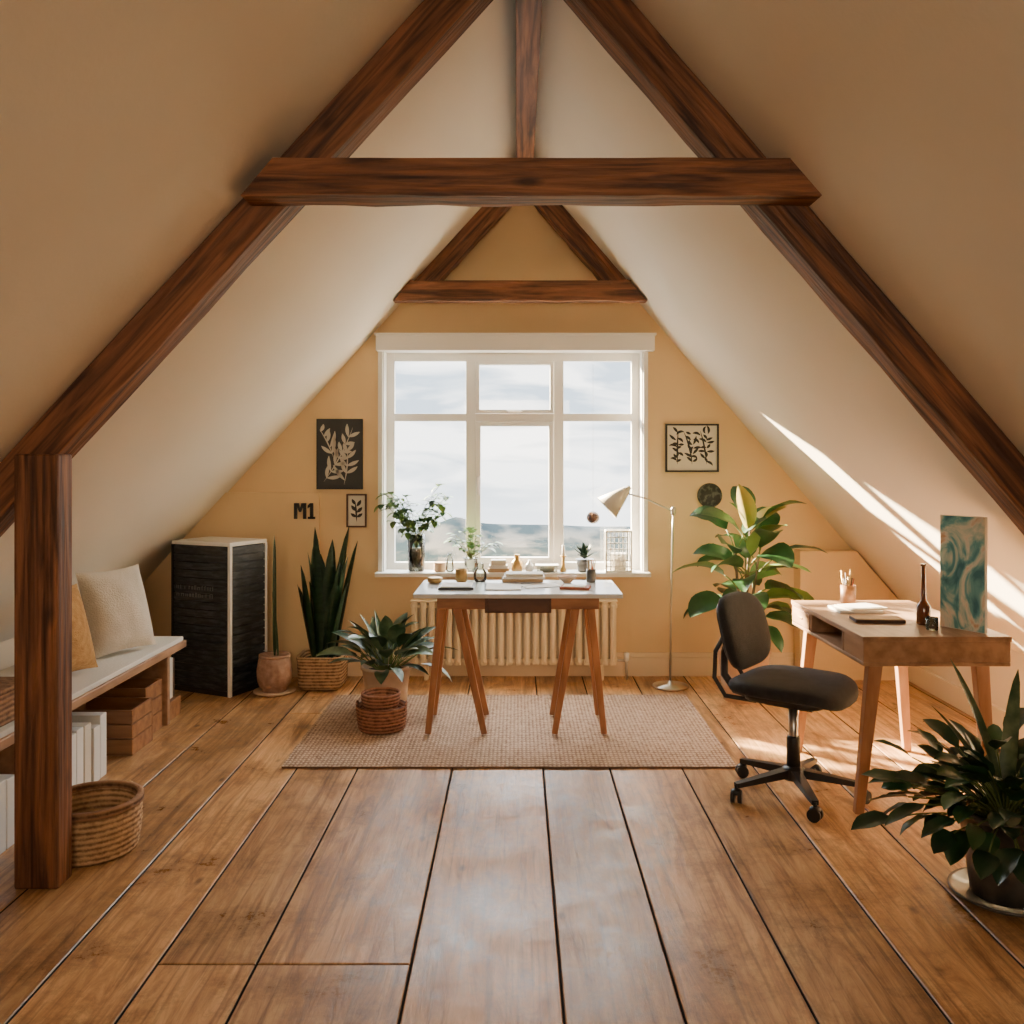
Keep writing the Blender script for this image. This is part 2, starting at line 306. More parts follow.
def make_floor():
    xs=[-2.65,-2.3,-1.95,-1.6,-1.27,-1.0,-.724,-.294,.118,.421,.75,1.08,1.40,1.75,2.1,2.45,2.65]
    rnd=random.Random(4); vs=[];fs=[];rv=[]
    for i in range(len(xs)-1):
        a,c=xs[i]+.0035,xs[i+1]-.0035
        if i in(5,6): cuts=[-2.2,2.5,YO]
        else:
            cuts=[-2.2]+sorted(rnd.uniform(-1.8,5.5) for _ in range(1))+[YO] if rnd.random()<.55 else [-2.2,YO]
        for k in range(len(cuts)-1):
            y0=cuts[k]+.0025;y1=cuts[k+1]-.0025; r=rnd.random(); o=len(vs); e=.003
            vs+=[(a,y0,-.03),(c,y0,-.03),(c,y1,-.03),(a,y1,-.03),(a,y0,-e),(c,y0,-e),(c,y1,-e),(a,y1,-e),(a+e,y0+e,0),(c-e,y0+e,0),(c-e,y1-e,0),(a+e,y1-e,0)]
            for f in [(8,9,10,11),(4,5,9,8),(5,6,10,9),(6,7,11,10),(7,4,8,11),(0,1,5,4),(1,2,6,5),(2,3,7,6),(3,0,4,7)]:
                fs.append([o+q for q in f]); rv.append(r)
    nb=len(fs); o=len(vs)
    vs+=[(-2.65,-2.2,-.02),(2.65,-2.2,-.02),(2.65,YO,-.02),(-2.65,YO,-.02),(-2.65,-2.2,-.15),(2.65,-2.2,-.15),(2.65,YO,-.15),(-2.65,YO,-.15)]
    for f in [(0,1,2,3),(4,7,6,5),(0,4,5,1),(1,5,6,2),(2,6,7,3),(3,7,4,0)]: fs.append([o+q for q in f]); rv.append(.5)
    me=bpy.data.meshes.new('floor'); me.from_pydata(vs,[],fs); me.materials.append(M_floor); me.materials.append(M_sub)
    for i,p in enumerate(me.polygons): p.material_index=0 if (i<nb and i%9<5) else 1
    at=me.attributes.new('rnd','FLOAT','FACE'); at.data.foreach_set('value',rv); me.update()
    ob=bpy.data.objects.new('floor',me); bpy.context.collection.objects.link(ob)
make_floor()

# ---------------- window ----------------
def frame_rect(b,x0,x1,z0,z1,t,y0,y1,mt):
    b.box(x0,x0+t,y0,y1,z0,z1,mt); b.box(x1-t,x1,y0,y1,z0,z1,mt)
    b.box(x0+t,x1-t,y0,y1,z0,z0+t,mt); b.box(x0+t,x1-t,y0,y1,z1-t,z1,mt)
def window(name,x0,x1,z0,z1,yi,sg):
    b=MB()
    def Y(a,c): return (min(yi+sg*a,yi+sg*c),max(yi+sg*a,yi+sg*c))
    ya,yb=Y(.11,.155)
    W=x1-x0
    m1a,m1b=x0+W*.315,x0+W*.353; m2a,m2b=x0+W*.660,x0+W*.698
    fr=.06
    b.box(x0,x0+fr,ya,yb,z0,z1,M_white); b.box(x1-fr,x1,ya,yb,z0,z1,M_white)
    b.box(x0+fr,x1-fr,ya,yb,z0,z0+.05,M_white); b.box(x0+fr,x1-fr,ya,yb,z1-fr,z1,M_white)
    zt=z0+(z1-z0)*.70
    for a,c in((m1a,m1b),(m2a,m2b)): b.box(a,c,ya,yb,z0+.05,z1-fr,M_white)
    cols=[(x0+fr,m1a),(m1b,m2a),(m2b,x1-fr)]
    for a,c in cols: b.box(a,c,ya,yb,zt-.025,zt+.025,M_white)
    a,c=cols[1]; y2,y3=Y(.095,.145)
    frame_rect(b,a+.002,c-.002,zt+.027,z1-fr-.002,.024,y2,y3,M_white)
    frame_rect(b,a+.002,c-.002,z0+.052,zt-.027,.032,y2,y3,M_white)
    yh,yh2=Y(.08,.10)
    b.box((a+c)/2-.05,(a+c)/2+.05,yh,yh2,zt+.03,zt+.045,M_chrome)
    b.box(a+.010,a+.026,yh,yh2,z0+.5,z0+.62,M_chrome)
    yp,yq=Y(.13,.136)
    for a,c in cols:
        b.box(a,c,yp,yq,zt+.025,z1-fr,M_pane); b.box(a,c,yp,yq,z0+.05,zt-.025,M_pane)
    y4,y5=Y(0,.11)
    b.box(x0,x0+.008,y4,y5,z0,z1,M_white); b.box(x1-.008,x1,y4,y5,z0,z1,M_white); b.box(x0,x1,y4,y5,z1-.008,z1,M_white)
    y6,y7=Y(-.02,0)
    b.box(x0-.03,x0,y6,y7,z0,z1,M_white); b.box(x1,x1+.03,y6,y7,z0,z1,M_white)
    b.box(x0+.001,x1-.001,*Y(0,.11),z0,z0+.004,M_white)
    b.box(x0-.04,x1+.04,*Y(-.09,0),z0-.022,z0+.004,M_white)
    b.box(x0-.035,x1+.065,*Y(-.08,0),z1-.012,z1+.085,M_white)
    b.box(x0-.045,x1+.075,*Y(-.09,0),z1+.085,z1+.10,M_white)
    return b.build(name,.003)
window('window_1',WX0,WX1,WZ0,WZ1,5.85,1)

# ---------------- roof timbers ----------------
def timber(name,p0,p1,w,h,parent,mt=M_beam,cut0=0,cut1=0):
    p0=Vector(p0);p1=Vector(p1);d=p1-p0;L=d.length; n=18
    b=MB(); vs=[];fs=[]
    rn=random.Random(len(name)*7+int(L*10))
    for i in range(n+1):
        t=i/n
        for (yy,zz) in((-w/2,-h/2),(w/2,-h/2),(w/2,h/2),(-w/2,h/2)):
            x=t*L
            if i==0: x+=cut0*(zz/h+.5)
            if i==n: x-=cut1*(zz/h+.5)
            j=.003 if 0<i<n else 0
            vs.append((x,yy+rn.uniform(-j,j),zz+rn.uniform(-j,j)*(1 if zz<0 else 0)))
    for i in range(n):
        for k in range(4):
            fs.append((i*4+k,i*4+(k+1)%4,(i+1)*4+(k+1)%4,(i+1)*4+k))
    fs.append((3,2,1,0)); fs.append((n*4,n*4+1,n*4+2,n*4+3))
    b.add(vs,fs,mt); ob=b.build(name,.006,origin=(0,0,0))
    ax=d.normalized(); ay=Vector((0,1,0)); az=ax.cross(ay)
    if az.z<0: ay=-ay; az=ax.cross(ay)
    Mx=Matrix((ax,ay,az)).transposed().to_4x4(); Mx.translation=p0
    ob.matrix_world=Mx
    ob.parent=parent; return ob
def truss(yr,h,w,tie_z,tie_h,ytie,tie_w,full=True,lx=None,rx=None):
    e=empty('roof_truss')
    zb=tie_z-tie_h/2
    for sd,sl in((-1,SLL),(1,SLR)):
        nrm=math.sqrt(1+sl*sl); off=(h/2+.001)*nrm
        if full: xa=XL+.03 if sd<0 else XR-.03
        else:
            xa=.045+sd*(RZ-off-tie_z)/sl
        p0=(xa,yr,roofz(xa)-off); p1=(.045,yr,RZ-off)
        timber('rafter_left' if sd<0 else 'rafter_right',p0,(p1[0]+sd*.05,yr,p1[2]-sl*.05),w,h,e)
        if full and sd>0:
            off2=.012*nrm
            timber('roof_batten',(xa,yr+.10,roofz(xa)-off2),(.10,yr+.10,roofz(.10)-off2),.04,.02,e)
    xl=(lx if lx is not None else .045-(RZ-zb)/SLL+.012); xr=(rx if rx is not None else .045+(RZ-zb)/SLR-.012)
    timber('tie_beam',(xl,ytie,tie_z),(xr,ytie,tie_z),tie_w,tie_h,e,M_beam,tie_h/SLL,tie_h/SLR)
    return e
t1=truss(3.01,.125,.13,2.290,.118,2.885,.12,True,-.868,.958)
truss(5.73,.12,.11,2.452,.128,5.63,.09,False)
truss(-.6,.125,.13,2.306,.118,-.725,.12)
b=MB(); b.box(-1.64,-1.495,2.93,3.03,0,1.42,M_post)
po=b.build('post',.008); po.parent=t1
rb=MB(); rb.box(0,7.8,-.05,.05,0,.12,M_beam); ro=rb.build('ridge_beam',.005,origin=(0,0,0)); ro.location=(.045,-1.98,3.10); ro.rotation_euler=(0,0,pi/2)

# ---------------- rug ----------------
b=MB(); nx,ny=60,36; vs=[];fs=[]
rx0,rx1,ry0,ry1=-1.07,1.0,4.08,5.33
rn=random.Random(3)
for j in range(ny+1):
    for i in range(nx+1):
        ex=rn.uniform(-.004,.004) if i in(0,nx) else 0; ey=rn.uniform(-.004,.004) if j in(0,ny) else 0
        vs.append((rx0+(rx1-rx0)*i/nx+ex,ry0+(ry1-ry0)*j/ny+ey,.010+.0010*math.sin(i*1.7)*math.cos(j*1.3)))
for j in range(ny):
    for i in range(nx):
        a=j*(nx+1)+i; fs.append((a,a+1,a+nx+2,a+nx+1))
b.add(vs,fs,M_rug,True)
b.box(rx0+.002,rx1-.002,ry0+.002,ry1-.002,.001,.008,M_rugedge)
b.build('woven_rug')

# ---------------- trestle table ----------------
b=MB(); tz=.74; yf,yb=4.43,4.95
b.box(-.512,.522,yf,yb,tz-.022,tz,M_tabletop)
b.box(-.40,.41,yf+.06,yf+.085,tz-.085,tz-.023,M_wood)
b.box(-.40,.41,yb-.085,yb-.06,tz-.085,tz-.023,M_wood)
b.box(-.16,.17,yf+.035,yb-.10,tz-.10,tz-.024,M_dkwood)
b.box(-.145,.155,yf+.027,yf+.037,tz-.093,tz-.03,M_dkwood)
for cx,fa,fb in((-.345,-.45,-.165),(.335,.19,.44)):
    b.box(cx-.035,cx+.035,yf+.09,yb-.09,tz-.075,tz-.023,M_wood)
    for yy,yo in((yf+.11,yf+.12),(yb-.11,yb-.06)):
        b.beam((cx-.03,yy,tz-.03),(fa,yo,.0175),.03,.042,M_woodz,.026,.030,side=(0,1,0))
        b.beam((cx+.03,yy,tz-.03),(fb,yo,.0175),.03,.042,M_woodz,.026,.030,side=(0,1,0))
b.build('trestle_table',.003)
b=MB(); b.box(-.16,.02,4.55,4.78,.741,.746,M_paper); b.M=Matrix.Translation((.12,4.72,0))@Matrix.Rotation(.3,4,'Z'); b.box(-.1,.1,-.07,.07,.741,.744,M_paper); b.build('paper_sheets')
b=MB(); b.box(-.08,.14,4.80,4.93,.747,.765,M_book2); b.box(-.07,.15,4.79,4.92,.765,.778,M_paper); b.box(-.06,.14,4.80,4.92,.778,.792,M_art_lt); b.build('book_stack',.002)
b=MB(); b.box(-.40,-.22,4.56,4.74,.741,.753,M_blackpl); b.box(-.39,-.23,4.57,4.73,.753,.757,M_paper); b.build('notebook',.002)
b=MB(); b.lathe([(.025,0),(.032,.01),(.034,.07),(.031,.07),(.029,.01),(.001,.01)],(-.30,4.86,.741),M_gold,18); b.build('tea_cup')
b=MB(); b.lathe([(.03,0),(.036,.02),(.036,.05),(.02,.075),(.02,.10),(.022,.10)],(-.20,4.88,.741),M_glass,18); b.build('glass_jar')
b=MB(); b.lathe([(.02,0),(.03,.01),(.05,.03),(.053,.035),(.045,.028),(.001,.008)],(.27,4.84,.741),M_terra,24); b.build('ceramic_dish')
b=MB(); b.lathe([(.022,0),(.026,.004),(.026,.07),(.023,.07),(.021,.008),(.001,.008)],(.40,4.86,.741),M_darkpot,20)
for i in range(5): b.tube([(.40+.006*math.cos(i*1.3),4.86+.006*math.sin(i*1.3),.755),(.40+.024*math.cos(i*1.3),4.86+.024*math.sin(i*1.3),.86)],.003,(M_gold,M_book1,M_white)[i%3],6)
b.build('pen_holder')
b=MB(); b.M=Matrix.Translation((.30,4.62,0))@Matrix.Rotation(-.2,4,'Z'); b.box(-.075,.075,-.05,.05,.741,.752,M_book1); b.box(-.073,.073,-.048,.048,.743,.750,M_paper); b.box(-.06,.05,-.04,.04,.752,.756,M_art_lt); b.build('sketchbook')
b=MB(); b.lathe([(.03,0),(.04,.005),(.04,.028),(.034,.03),(.001,.026)],(-.44,4.83,.741),M_gold,20); b.build('tin_box')

# ---------------- radiator ----------------
b=MB(); x0,x1=-.676,.637; n=24
for i in range(n):
    x=x0+(x1-x0)*(i+.5)/n
    b.box(x-.019,x+.019,5.69,5.765,.10,.50,M_rad)
    b.box(x-.010,x+.010,5.68,5.69,.12,.48,M_rad)
b.box(x0,x1,5.705,5.75,.11,.14,M_rad); b.box(x0,x1,5.705,5.75,.46,.485,M_rad); b.box(x0+.01,x1-.01,5.765,5.775,.13,.47,M_rad)
b.box(x0,x1,5.69,5.77,.50,.512,M_rad)
for x in(x0+.1,x1-.1): b.box(x-.015,x+.015,5.71,5.75,0,.10,M_rad); b.box(x-.02,x+.02,5.775,5.815,.38,.42,M_rad)
b.tube([(x1+.0,5.73,.125),(x1+.05,5.73,.125),(x1+.06,5.73,.11),(x1+.06,5.73,.002)],.009,M_chrome); b.lathe([(.016,0),(.018,.02),(.018,.05),(.012,.055)],(x1+.06,5.73,.12),M_white,14)
b.build('radiator',.006)

# ---------------- floor lamp ----------------
b=MB(); lx,ly=.945,5.55
b.lathe([(.10,0),(.108,.004),(.108,.014),(.02,.022),(.012,.04)],(lx,ly,0),M_chrome,32)
b.tube([(lx,ly,.03),(lx+.005,ly,.5),(lx+.015,ly,.95),(lx+.02,ly,1.085)],.0065,M_chrome,10)
b.lathe([(.013,0),(.016,.01),(.016,.04),(.011,.05)],(lx+.02,ly,1.06),M_chrome,14)
b.tube([(lx+.035,ly,1.075),(lx-.05,ly,1.115),(lx-.16,ly,1.165),(lx-.27,ly-.01,1.195)],.0055,M_chrome,10)
b.M=Matrix.Translation((lx-.27,ly-.01,1.215))@Matrix.Rotation(math.radians(-132),4,'Y')
b.lathe([(.012,-.03),(.018,-.01),(.026,.0),(.086,.165),(.083,.165),(.022,.004),(.001,.003)],(0,0,0),M_lampw,28)
b.sell((0,0,.06),(.022,.022,.03),M_white,1)
b.M=Matrix.Identity(4)
b.build('floor_lamp')

# ---------------- cabinet ----------------
ang=math.radians(-25)
C=Vector((-1.69,5.30,0))
b=MB(); b.M=Matrix.Translation(C)@Matrix.Rotation(ang,4,'Z')
W,D,H=.46,.32,.91
b.box(-W+.01,-.01,.01,D-.01,.03,H-.02,M_blackboard)
b.box(-W,0,0,D,H-.022,H,M_white)
b.box(-W,0,0,D,.0,.03,M_blackpl)
b.box(-.016,.003,-.003,.016,.0,H-.022,M_white)
b.box(-.012,.003,D-.016,D+.003,.0,H-.022,M_white)
b.box(-W-.003,-W+.014,-.003,.014,0,H-.022,M_blackpl)
ns=18
for i in range(ns):
    z0=.035+(H-.06)*i/ns; z1=.035+(H-.06)*(i+1)/ns-.006
    b.box(-W+.014,-.016,.0,.012,z0,z1,M_blackboard); b.box(-.012,0.0,.016,D-.016,z0,z1,M_blackboard)
rn=random.Random(5)
for z in(.62,.575):
    x=-W+.04
    while x<-.13:
        w=rn.uniform(.012,.03); hh=rn.uniform(.016,.026)
        for k in range(rn.choice((1,2,2))):
            q=x+k*w*.6
            b.box(q,q+.004,-.0015,.0,z,z+hh,M_chalk)
        if rn.random()<.6: b.box(x,x+w*.7,-.0015,0,z+hh-.003,z+hh,M_chalk)
        x+=w+.008
b.build('black_cabinet',.002)

# ---------------- bench ----------------
b=MB()
b.box(-2.33,-1.78,2.45,4.85,.395,.432,M_desk)
b.box(-2.32,-1.79,2.47,4.83,.432,.455,M_seatpad)
for y in(2.5,3.62,4.74): b.box(-2.30,-1.84,y,y+.035,0,.395,M_desk)
b.box(-2.30,-1.90,2.53,4.74,.34,.36,M_desk)
b.build('window_bench',.004)
def crate(name,x0,x1,y0,y1,z0,h):
    b=MB(); t=.012
    b.box(x0,x1,y0,y1,z0,z0+.012,M_wood)
    for k in range(3):
        a=z0+.012+(h-.012)*k/3; c=z0+.012+(h-.012)*(k+1)/3-.006
        b.box(x0,x1,y0,y0+t,a,c,M_wood); b.box(x0,x1,y1-t,y1,a,c,M_wood); b.box(x0,x0+t,y0+t,y1-t,a,c,M_wood); b.box(x1-t,x1,y0+t,y1-t,a,c,M_wood)
    return b.build(name,.002)
crate('wooden_crate',-2.16,-1.82,4.26,4.50,0,.22)
crate('wooden_crate',-2.12,-1.86,4.51,4.72,0,.26)
def folders(y0,y1,z0,n,x=-1.82):
    b=MB(); t=(y1-y0)/n; rn=random.Random(n)
    for i in range(n):
        h=rn.uniform(.24,.28); y=y0+i*t
        b.box(x-.22,x-rn.uniform(0,.015),y+.003,y+t-.006,z0,z0+h,M_white if i%4!=2 else M_art_lt)
    return b.build('magazine_file_row',.003)
folders(3.68,4.02,0,5); folders(2.9,3.3,0,6)
b=MB(); b.box(-2.12,-1.86,4.80,4.98,0,.10,M_wood); b.box(-2.08,-1.88,4.82,4.87,.10,.33,M_white); b.box(-2.08,-1.885,4.88,4.93,.10,.32,M_white); b.box(-2.08,-1.89,4.935,4.97,.10,.31,M_dkwood); b.build('file_holder',.003)
def pil(name,c,w,h,t,rz,tilt,mt):
    b=MB(); b.pillow(w,h,t,mt); ob=b.build(name,0,origin=(0,0,0))
    ob.matrix_world=Matrix.Translation(c)@Matrix.Rotation(rz,4,'Z')@Matrix.Rotation(tilt,4,'Y')@Matrix(((0,0,1,0),(1,0,0,0),(0,1,0,0),(0,0,0,1)))
    return ob
pil('cream_cushion',(-1.955,4.40,.668),.38,.42,.14,math.radians(-24),math.radians(-17),M_cream)
pil('ochre_cushion',(-1.985,3.90,.655),.34,.39,.12,math.radians(-16),math.radians(-17),M_mustard)
def basket(c,r0,r1,h,mt,rows,seg=72,n=24,a=.012,floorz=.03,handles=False):
    b=MB(); prof=[(r0*.96,0)]
    for i in range(rows*2+1):
        t=i/(rows*2); bulge=math.sin(t*pi)*.04
        prof.append(((r0+(r1-r0)*t)*(1+bulge)+(.004 if i%2 else 0),h*t))
    prof+= [(r1+.006,h+.006),(r1-.004,h+.009),(r1-.012,h)]
    prof+= [(r0-.008,floorz),(.002,floorz)]
    b.lathe(prof,c,mt,seg,rip=lambda t,z,i:1+(a*math.sin(t*n+(i//2%2)*pi) if 1<=i<=rows*2 else 0))
    return b
c=(-1.53,3.24,0)
bb=basket(c,.150,.163,.175,M_wick,9,a=.014,n=26,seg=156,floorz=.02)
bb.lathe([(.164,.158),(.174,.165),(.174,.186),(.158,.190),(.150,.186),(.150,.165)],c,M_wickd,60,cap=False)
for s in(-1.9,1.2):
    pts=[(c[0]+.175*math.cos(s+u),c[1]+.175*math.sin(s+u),c[2]+.15+.035*math.cos(u/.3*pi/2)) for u in(-.3,-.2,-.1,0,.1,.2,.3)]
    bb.tube(pts,.006,M_wick,8)
bb.build('woven_basket')
b=MB(); b.box(-2.02,-1.82,3.10,3.36,.456,.57,M_wickd); b.box(-2.03,-1.81,3.09,3.37,.57,.59,M_wickd); b.build('wicker_box',.004)
bb=basket((-.70,4.66,.0125),.115,.125,.115,M_wickr,6,a=.014,n=22,seg=132,floorz=.02)
bb.lathe([(.06,.03),(.090,.115),(.092,.12),(.099,.15),(.101,.185),(.094,.188),(.088,.15),(.002,.13)],(-.705,4.66,.0125),M_wickr,66,rip=lambda t,z,i:1+.012*math.sin(t*22+i*pi))
for s in(0,pi):
    pts=[(-.70+.128*math.cos(s+u),4.66+.128*math.sin(s+u),.0125+.10+.04*math.cos(u/.35*pi/2)) for u in(-.35,-.2,-.1,0,.1,.2,.35)]
    bb.tube(pts,.005,M_wickr,8)
bb.build('woven_storage_basket')

# ---------------- plants ----------------
def pot(b,c,r0,r1,h,mt,saucer=None,soil=True):
    b.lathe([(r0,0),(r0+(r1-r0)*.5,h*.5),(r1,h*.93),(r1+.008,h*.93),(r1+.008,h),(r1-.008,h),(r1-.012,h*.86)],c,mt,36)
    if soil: b.lathe([(r1-.014,h*.84),(r1-.016,h*.86),(.002,h*.88)],c,M_soil,24)
    if saucer:
        b.lathe([(saucer*.8,-.012),(saucer,.006),(saucer,.012),(saucer*.93,.010),(saucer*.8,-.002),(.002,-.002)],c,M_darkpot if mt is M_darkpot else mt,36)
b=MB(); c=(-.735,5.06,.0125); rn=random.Random(21)
pot(b,c,.11,.135,.235,M_terra)
for i in range(52):
    az=i*2.39996+rn.uniform(-.2,.2); q=i/52; el=math.radians(84-66*q+rn.uniform(-8,8)); Lp=rn.uniform(.06,.19)
    r=rn.uniform(.01,.05); p0=Vector((c[0]+r*math.cos(az),c[1]+r*math.sin(az),c[2]+.20))
    p1=p0+Vector((math.cos(az)*math.cos(el),math.sin(az)*math.cos(el),math.sin(el)))*Lp
    b.tube([p0,p1],.003,M_stem,5)
    b.leaf(p1,az+rn.uniform(-.3,.3),el-.25,rn.uniform(.16,.25),rn.uniform(.065,.10),rn.uniform(.3,1.1),M_lf_grey if i%3 else M_lf_dk,fold=.25,p=.85,pw=.85,roll=rn.uniform(-.4,.4))
for i in range(4):
    az=2.2+i*.5; b.leaf((c[0],c[1],c[2]+.2),az,math.radians(76-6*i),.36,.05,.4,M_lf_grey,fold=.3)
b.build('potted_leafy_plant')
b=MB(); c=(-1.20,5.57,0); rn=random.Random(8)
b.lathe([(.11,0),(.135,.02),(.14,.18),(.145,.19),(.145,.205),(.128,.205),(.125,.17)],c,M_wick,40,sq=6)
b.lathe([(.12,.16),(.118,.175),(.002,.18)],c,M_soil,24)
for i in range(28):
    az=rn.uniform(0,2*pi); r=rn.uniform(.0,.08); L=rn.uniform(.42,.66) if i>8 else rn.uniform(.66,.84)
    b.leaf((c[0]+r*math.cos(az),c[1]+r*math.sin(az)*.8,.16),az,math.radians(rn.uniform(78,88)),L,rn.uniform(.075,.10),rn.uniform(-.08,.12),M_lf_snake if i%4 else M_lf_dk,fold=.3,p=.72,pw=.5,n=10,roll=rn.uniform(-.3,.3))
b.build('potted_snake_plant')
b=MB(); c=(-1.46,5.42,0.012)
pot(b,c,.075,.085,.22,M_pinkpot,None)
b.lathe([(.10,-.012),(.125,-.002),(.125,.004),(.002,.001)],c,M_terra,30)
b.lathe([(.09,.03),(.102,.07),(.105,.12),(.098,.17),(.088,.21)],c,M_pinkpot,48,rip=lambda t,z,i:1+.02*math.sin(t*16))
b.leaf((c[0],c[1],.19),2.3,math.radians(89),.76,.026,-.03,M_lf_dk,fold=.3,p=.7,pw=.3,n=10)
b.leaf((c[0]+.02,c[1],.19),2.6,math.radians(86),.42,.02,.1,M_lf_dk,fold=.3,p=.7,pw=.3,n=10)
b.build('potted_reed')
b=MB(); c=(1.33,5.28,0); rn=random.Random(14)
pot(b,c,.12,.15,.30,M_terra)
trunks=[]
for k,(dx,dy,hh) in enumerate(((-.07,-.04,.88),(.05,.03,.98),(.0,-.06,.74),(.10,-.02,.86))):
    pts=[(c[0]+dx*.4*t*2.2,c[1]+dy*.4*t*2.2,.26+(hh-.26)*t) for t in(0,.25,.5,.75,1)]
    b.tube(pts,[.012,.011,.009,.008,.006],M_trunk,8); trunks.append(pts)
cnt=0
for k,pts in enumerate(trunks):
    for j in range(10):
        t=.32+.68*j/9; q=t*4; i0=min(3,int(q)); f=q-i0
        p=Vector(pts[i0]).lerp(Vector(pts[i0+1]),f)
        az=cnt*2.39996+k*.5; cnt+=1
        el=math.radians(0+58*((j/9)**1.6)+rn.uniform(-10,12))
        Lp=rn.uniform(.08,.17)
        e=p+Vector((math.cos(az)*math.cos(el+.3),math.sin(az)*math.cos(el+.3),math.sin(el+.3)))*Lp
        b.tube([p,(p+e)/2+Vector((0,0,.01)),e],.004,M_stem,6)
        sn=max(0,math.sin(az)); L=rn.uniform(.27,.35)*(1-.35*sn)
        b.leaf(e,az,el+.1,L,rn.uniform(.12,.17),rn.uniform(.7,1.5),M_lf_big if rn.random()<.8 else M_lf_lite,fold=.22,p=.9,pw=.7,n=9,roll=rn.uniform(-.7,.7),wave=.06)
tp=Vector(trunks[1][-1])
b.leaf(tp+Vector((-.02,-.03,0)),-2.4,math.radians(80),.30,.13,.35,M_lf_yel,fold=.35,p=.9); b.leaf(tp,2.4,math.radians(68),.22,.09,.7,M_lf_lite,fold=.4); b.leaf(tp,-.2,math.radians(55),.26,.11,.8,M_lf_yel,fold=.3,roll=.5)
b.build('potted_rubber_plant')
b=MB(); c=(1.56,2.88,.014); rn=random.Random(5)
pot(b,c,.10,.135,.27,M_darkpot,.165)
for i in range(170):
    az=i*2.39996+rn.uniform(-.3,.3); q=i/170
    el=math.radians(82-62*q+rn.uniform(-10,10)); Lp=rn.uniform(.08,.31)
    r=.05*q; p=Vector((c[0]+r*math.cos(az),c[1]+r*math.sin(az),c[2]+.23))
    pts=[p]
    for k in range(1,5):
        ee=el-.35*k/4*1.6; p=p+Vector((math.cos(az)*math.cos(ee),math.sin(az)*math.cos(ee),math.sin(ee)))*Lp/4; pts.append(p)
    b.tube(pts,.0025,M_stem,5)
    b.leaf(p,az+rn.uniform(-.5,.5),el-.6+rn.uniform(-.2,.3),rn.uniform(.10,.16),rn.uniform(.055,.08),rn.uniform(.3,1.0),M_lf_dk if rn.random()<.6 else M_lf_big,fold=.25,p=.85,pw=.7,n=7,roll=rn.uniform(-.5,.5),wave=.08)
for az,L,el in((2.2,.42,80),(.9,.40,72),(3.3,.36,66)):
    b.leaf((c[0],c[1],.25),az,math.radians(el),L+.10,.05,.4,M_lf_grey,fold=.2,p=.8,pw=.6,n=10)
b.build('potted_peace_lily')
# sill plants
b=MB(); c=(-.655,5.855,.677); rn=random.Random(31)
b.lathe([(.045,0),(.052,.01),(.056,.12),(.058,.24),(.054,.24),(.05,.12),(.046,.012),(.001,.012)],c,M_glass,28)
b.lathe([(.043,.014),(.047,.08),(.05,.15),(.002,.155)],c,mat('pebbles',(.22,.15,.10),.7,col2=(.45,.36,.27),scale=60,bump=1,bscale=60),24)
for i in range(17):
    sgx=1 if i%2 else -1; L=rn.uniform(.28,.46); el=math.radians(rn.uniform(60,88))
    az=-pi/2+sgx*rn.uniform(.4,1.25)
    p=Vector((c[0],c[1],c[2]+.14)); pts=[p]
    for k in range(6):
        e=el-.14*k; p=p+Vector((math.cos(az)*math.cos(e),math.sin(az)*math.cos(e)*.45,math.sin(e)))*L/6; pts.append(p)
        if k>=2:
            for q in(-1,0,1): b.leaf(p,-pi/2+q*1.1+rn.uniform(-.3,.3),rn.uniform(-.5,.6),rn.uniform(.055,.085),.042,.7,M_lf_lite if rn.random()<.75 else M_lf_big,fold=.2)
    b.tube(pts,.002,M_stem,5)
b.build('vase_with_cuttings')
b=MB(); c=(-.30,5.84,.677); rn=random.Random(17)
pot(b,c,.036,.045,.09,M_glass)
for i in range(46):
    az=rn.uniform(pi*1.05,1.95*pi); el=math.radians(rn.uniform(30,88)); L=rn.uniform(.06,.20)
    p=Vector((c[0],c[1],c[2]+.08)); e=p+Vector((math.cos(az)*math.cos(el),math.sin(az)*math.cos(el)*.4,math.sin(el)))*L
    b.tube([p,e],.0015,M_stem,5); b.leaf(e,az,el-.6,rn.uniform(.055,.075),.045,.8,M_lf_lite if i%3 else M_lf_big,fold=.2)
b.build('potted_herb')
b=MB(); c=(.44,5.85,.677); rn=random.Random(19)
pot(b,c,.045,.052,.08,M_darkpot)
for i in range(60):
    az=rn.uniform(0,2*pi); el=math.radians(rn.uniform(25,88)); s=.35 if math.sin(az)>0 else 1
    b.leaf((c[0],c[1],c[2]+.08),az,el if s==1 else max(el,1.1),rn.uniform(.08,.12),.028,.3,M_lf_snake,fold=.3)
b.build('potted_succulent')
b=MB(); x0,x1,y0,y1,z0,z1=.575,.735,5.79,5.89,.677,.94
for x in(x0,x1):
    for y in(y0,y1): b.box(x-.005,x+.005,y-.005,y+.005,z0,z1,M_white)
for z in(z0+.006,z1):
    b.box(x0,x1,y0-.005,y0+.005,z-.006,z+.006,M_white); b.box(x0,x1,y1-.005,y1+.005,z-.006,z+.006,M_white)
    b.box(x0-.005,x0+.005,y0,y1,z-.006,z+.006,M_white); b.box(x1-.005,x1+.005,y0,y1,z-.006,z+.006,M_white)
for i in range(1,6):
    x=x0+(x1-x0)*i/6; b.box(x-.003,x+.003,y0-.003,y0+.003,z0,z1,M_white)
for i in range(1,7):
    z=z0+(z1-z0)*i/7; b.box(x0,x1,y0-.003,y0+.003,z-.003,z+.003,M_white)
b.box(x0,x1,y0,y1,z0,z0+.008,M_white); b.box(x0+.03,x1-.03,y0+.02,y1-.02,z0+.008,z0+.12,M_art_lt)
b.build('wire_lantern')
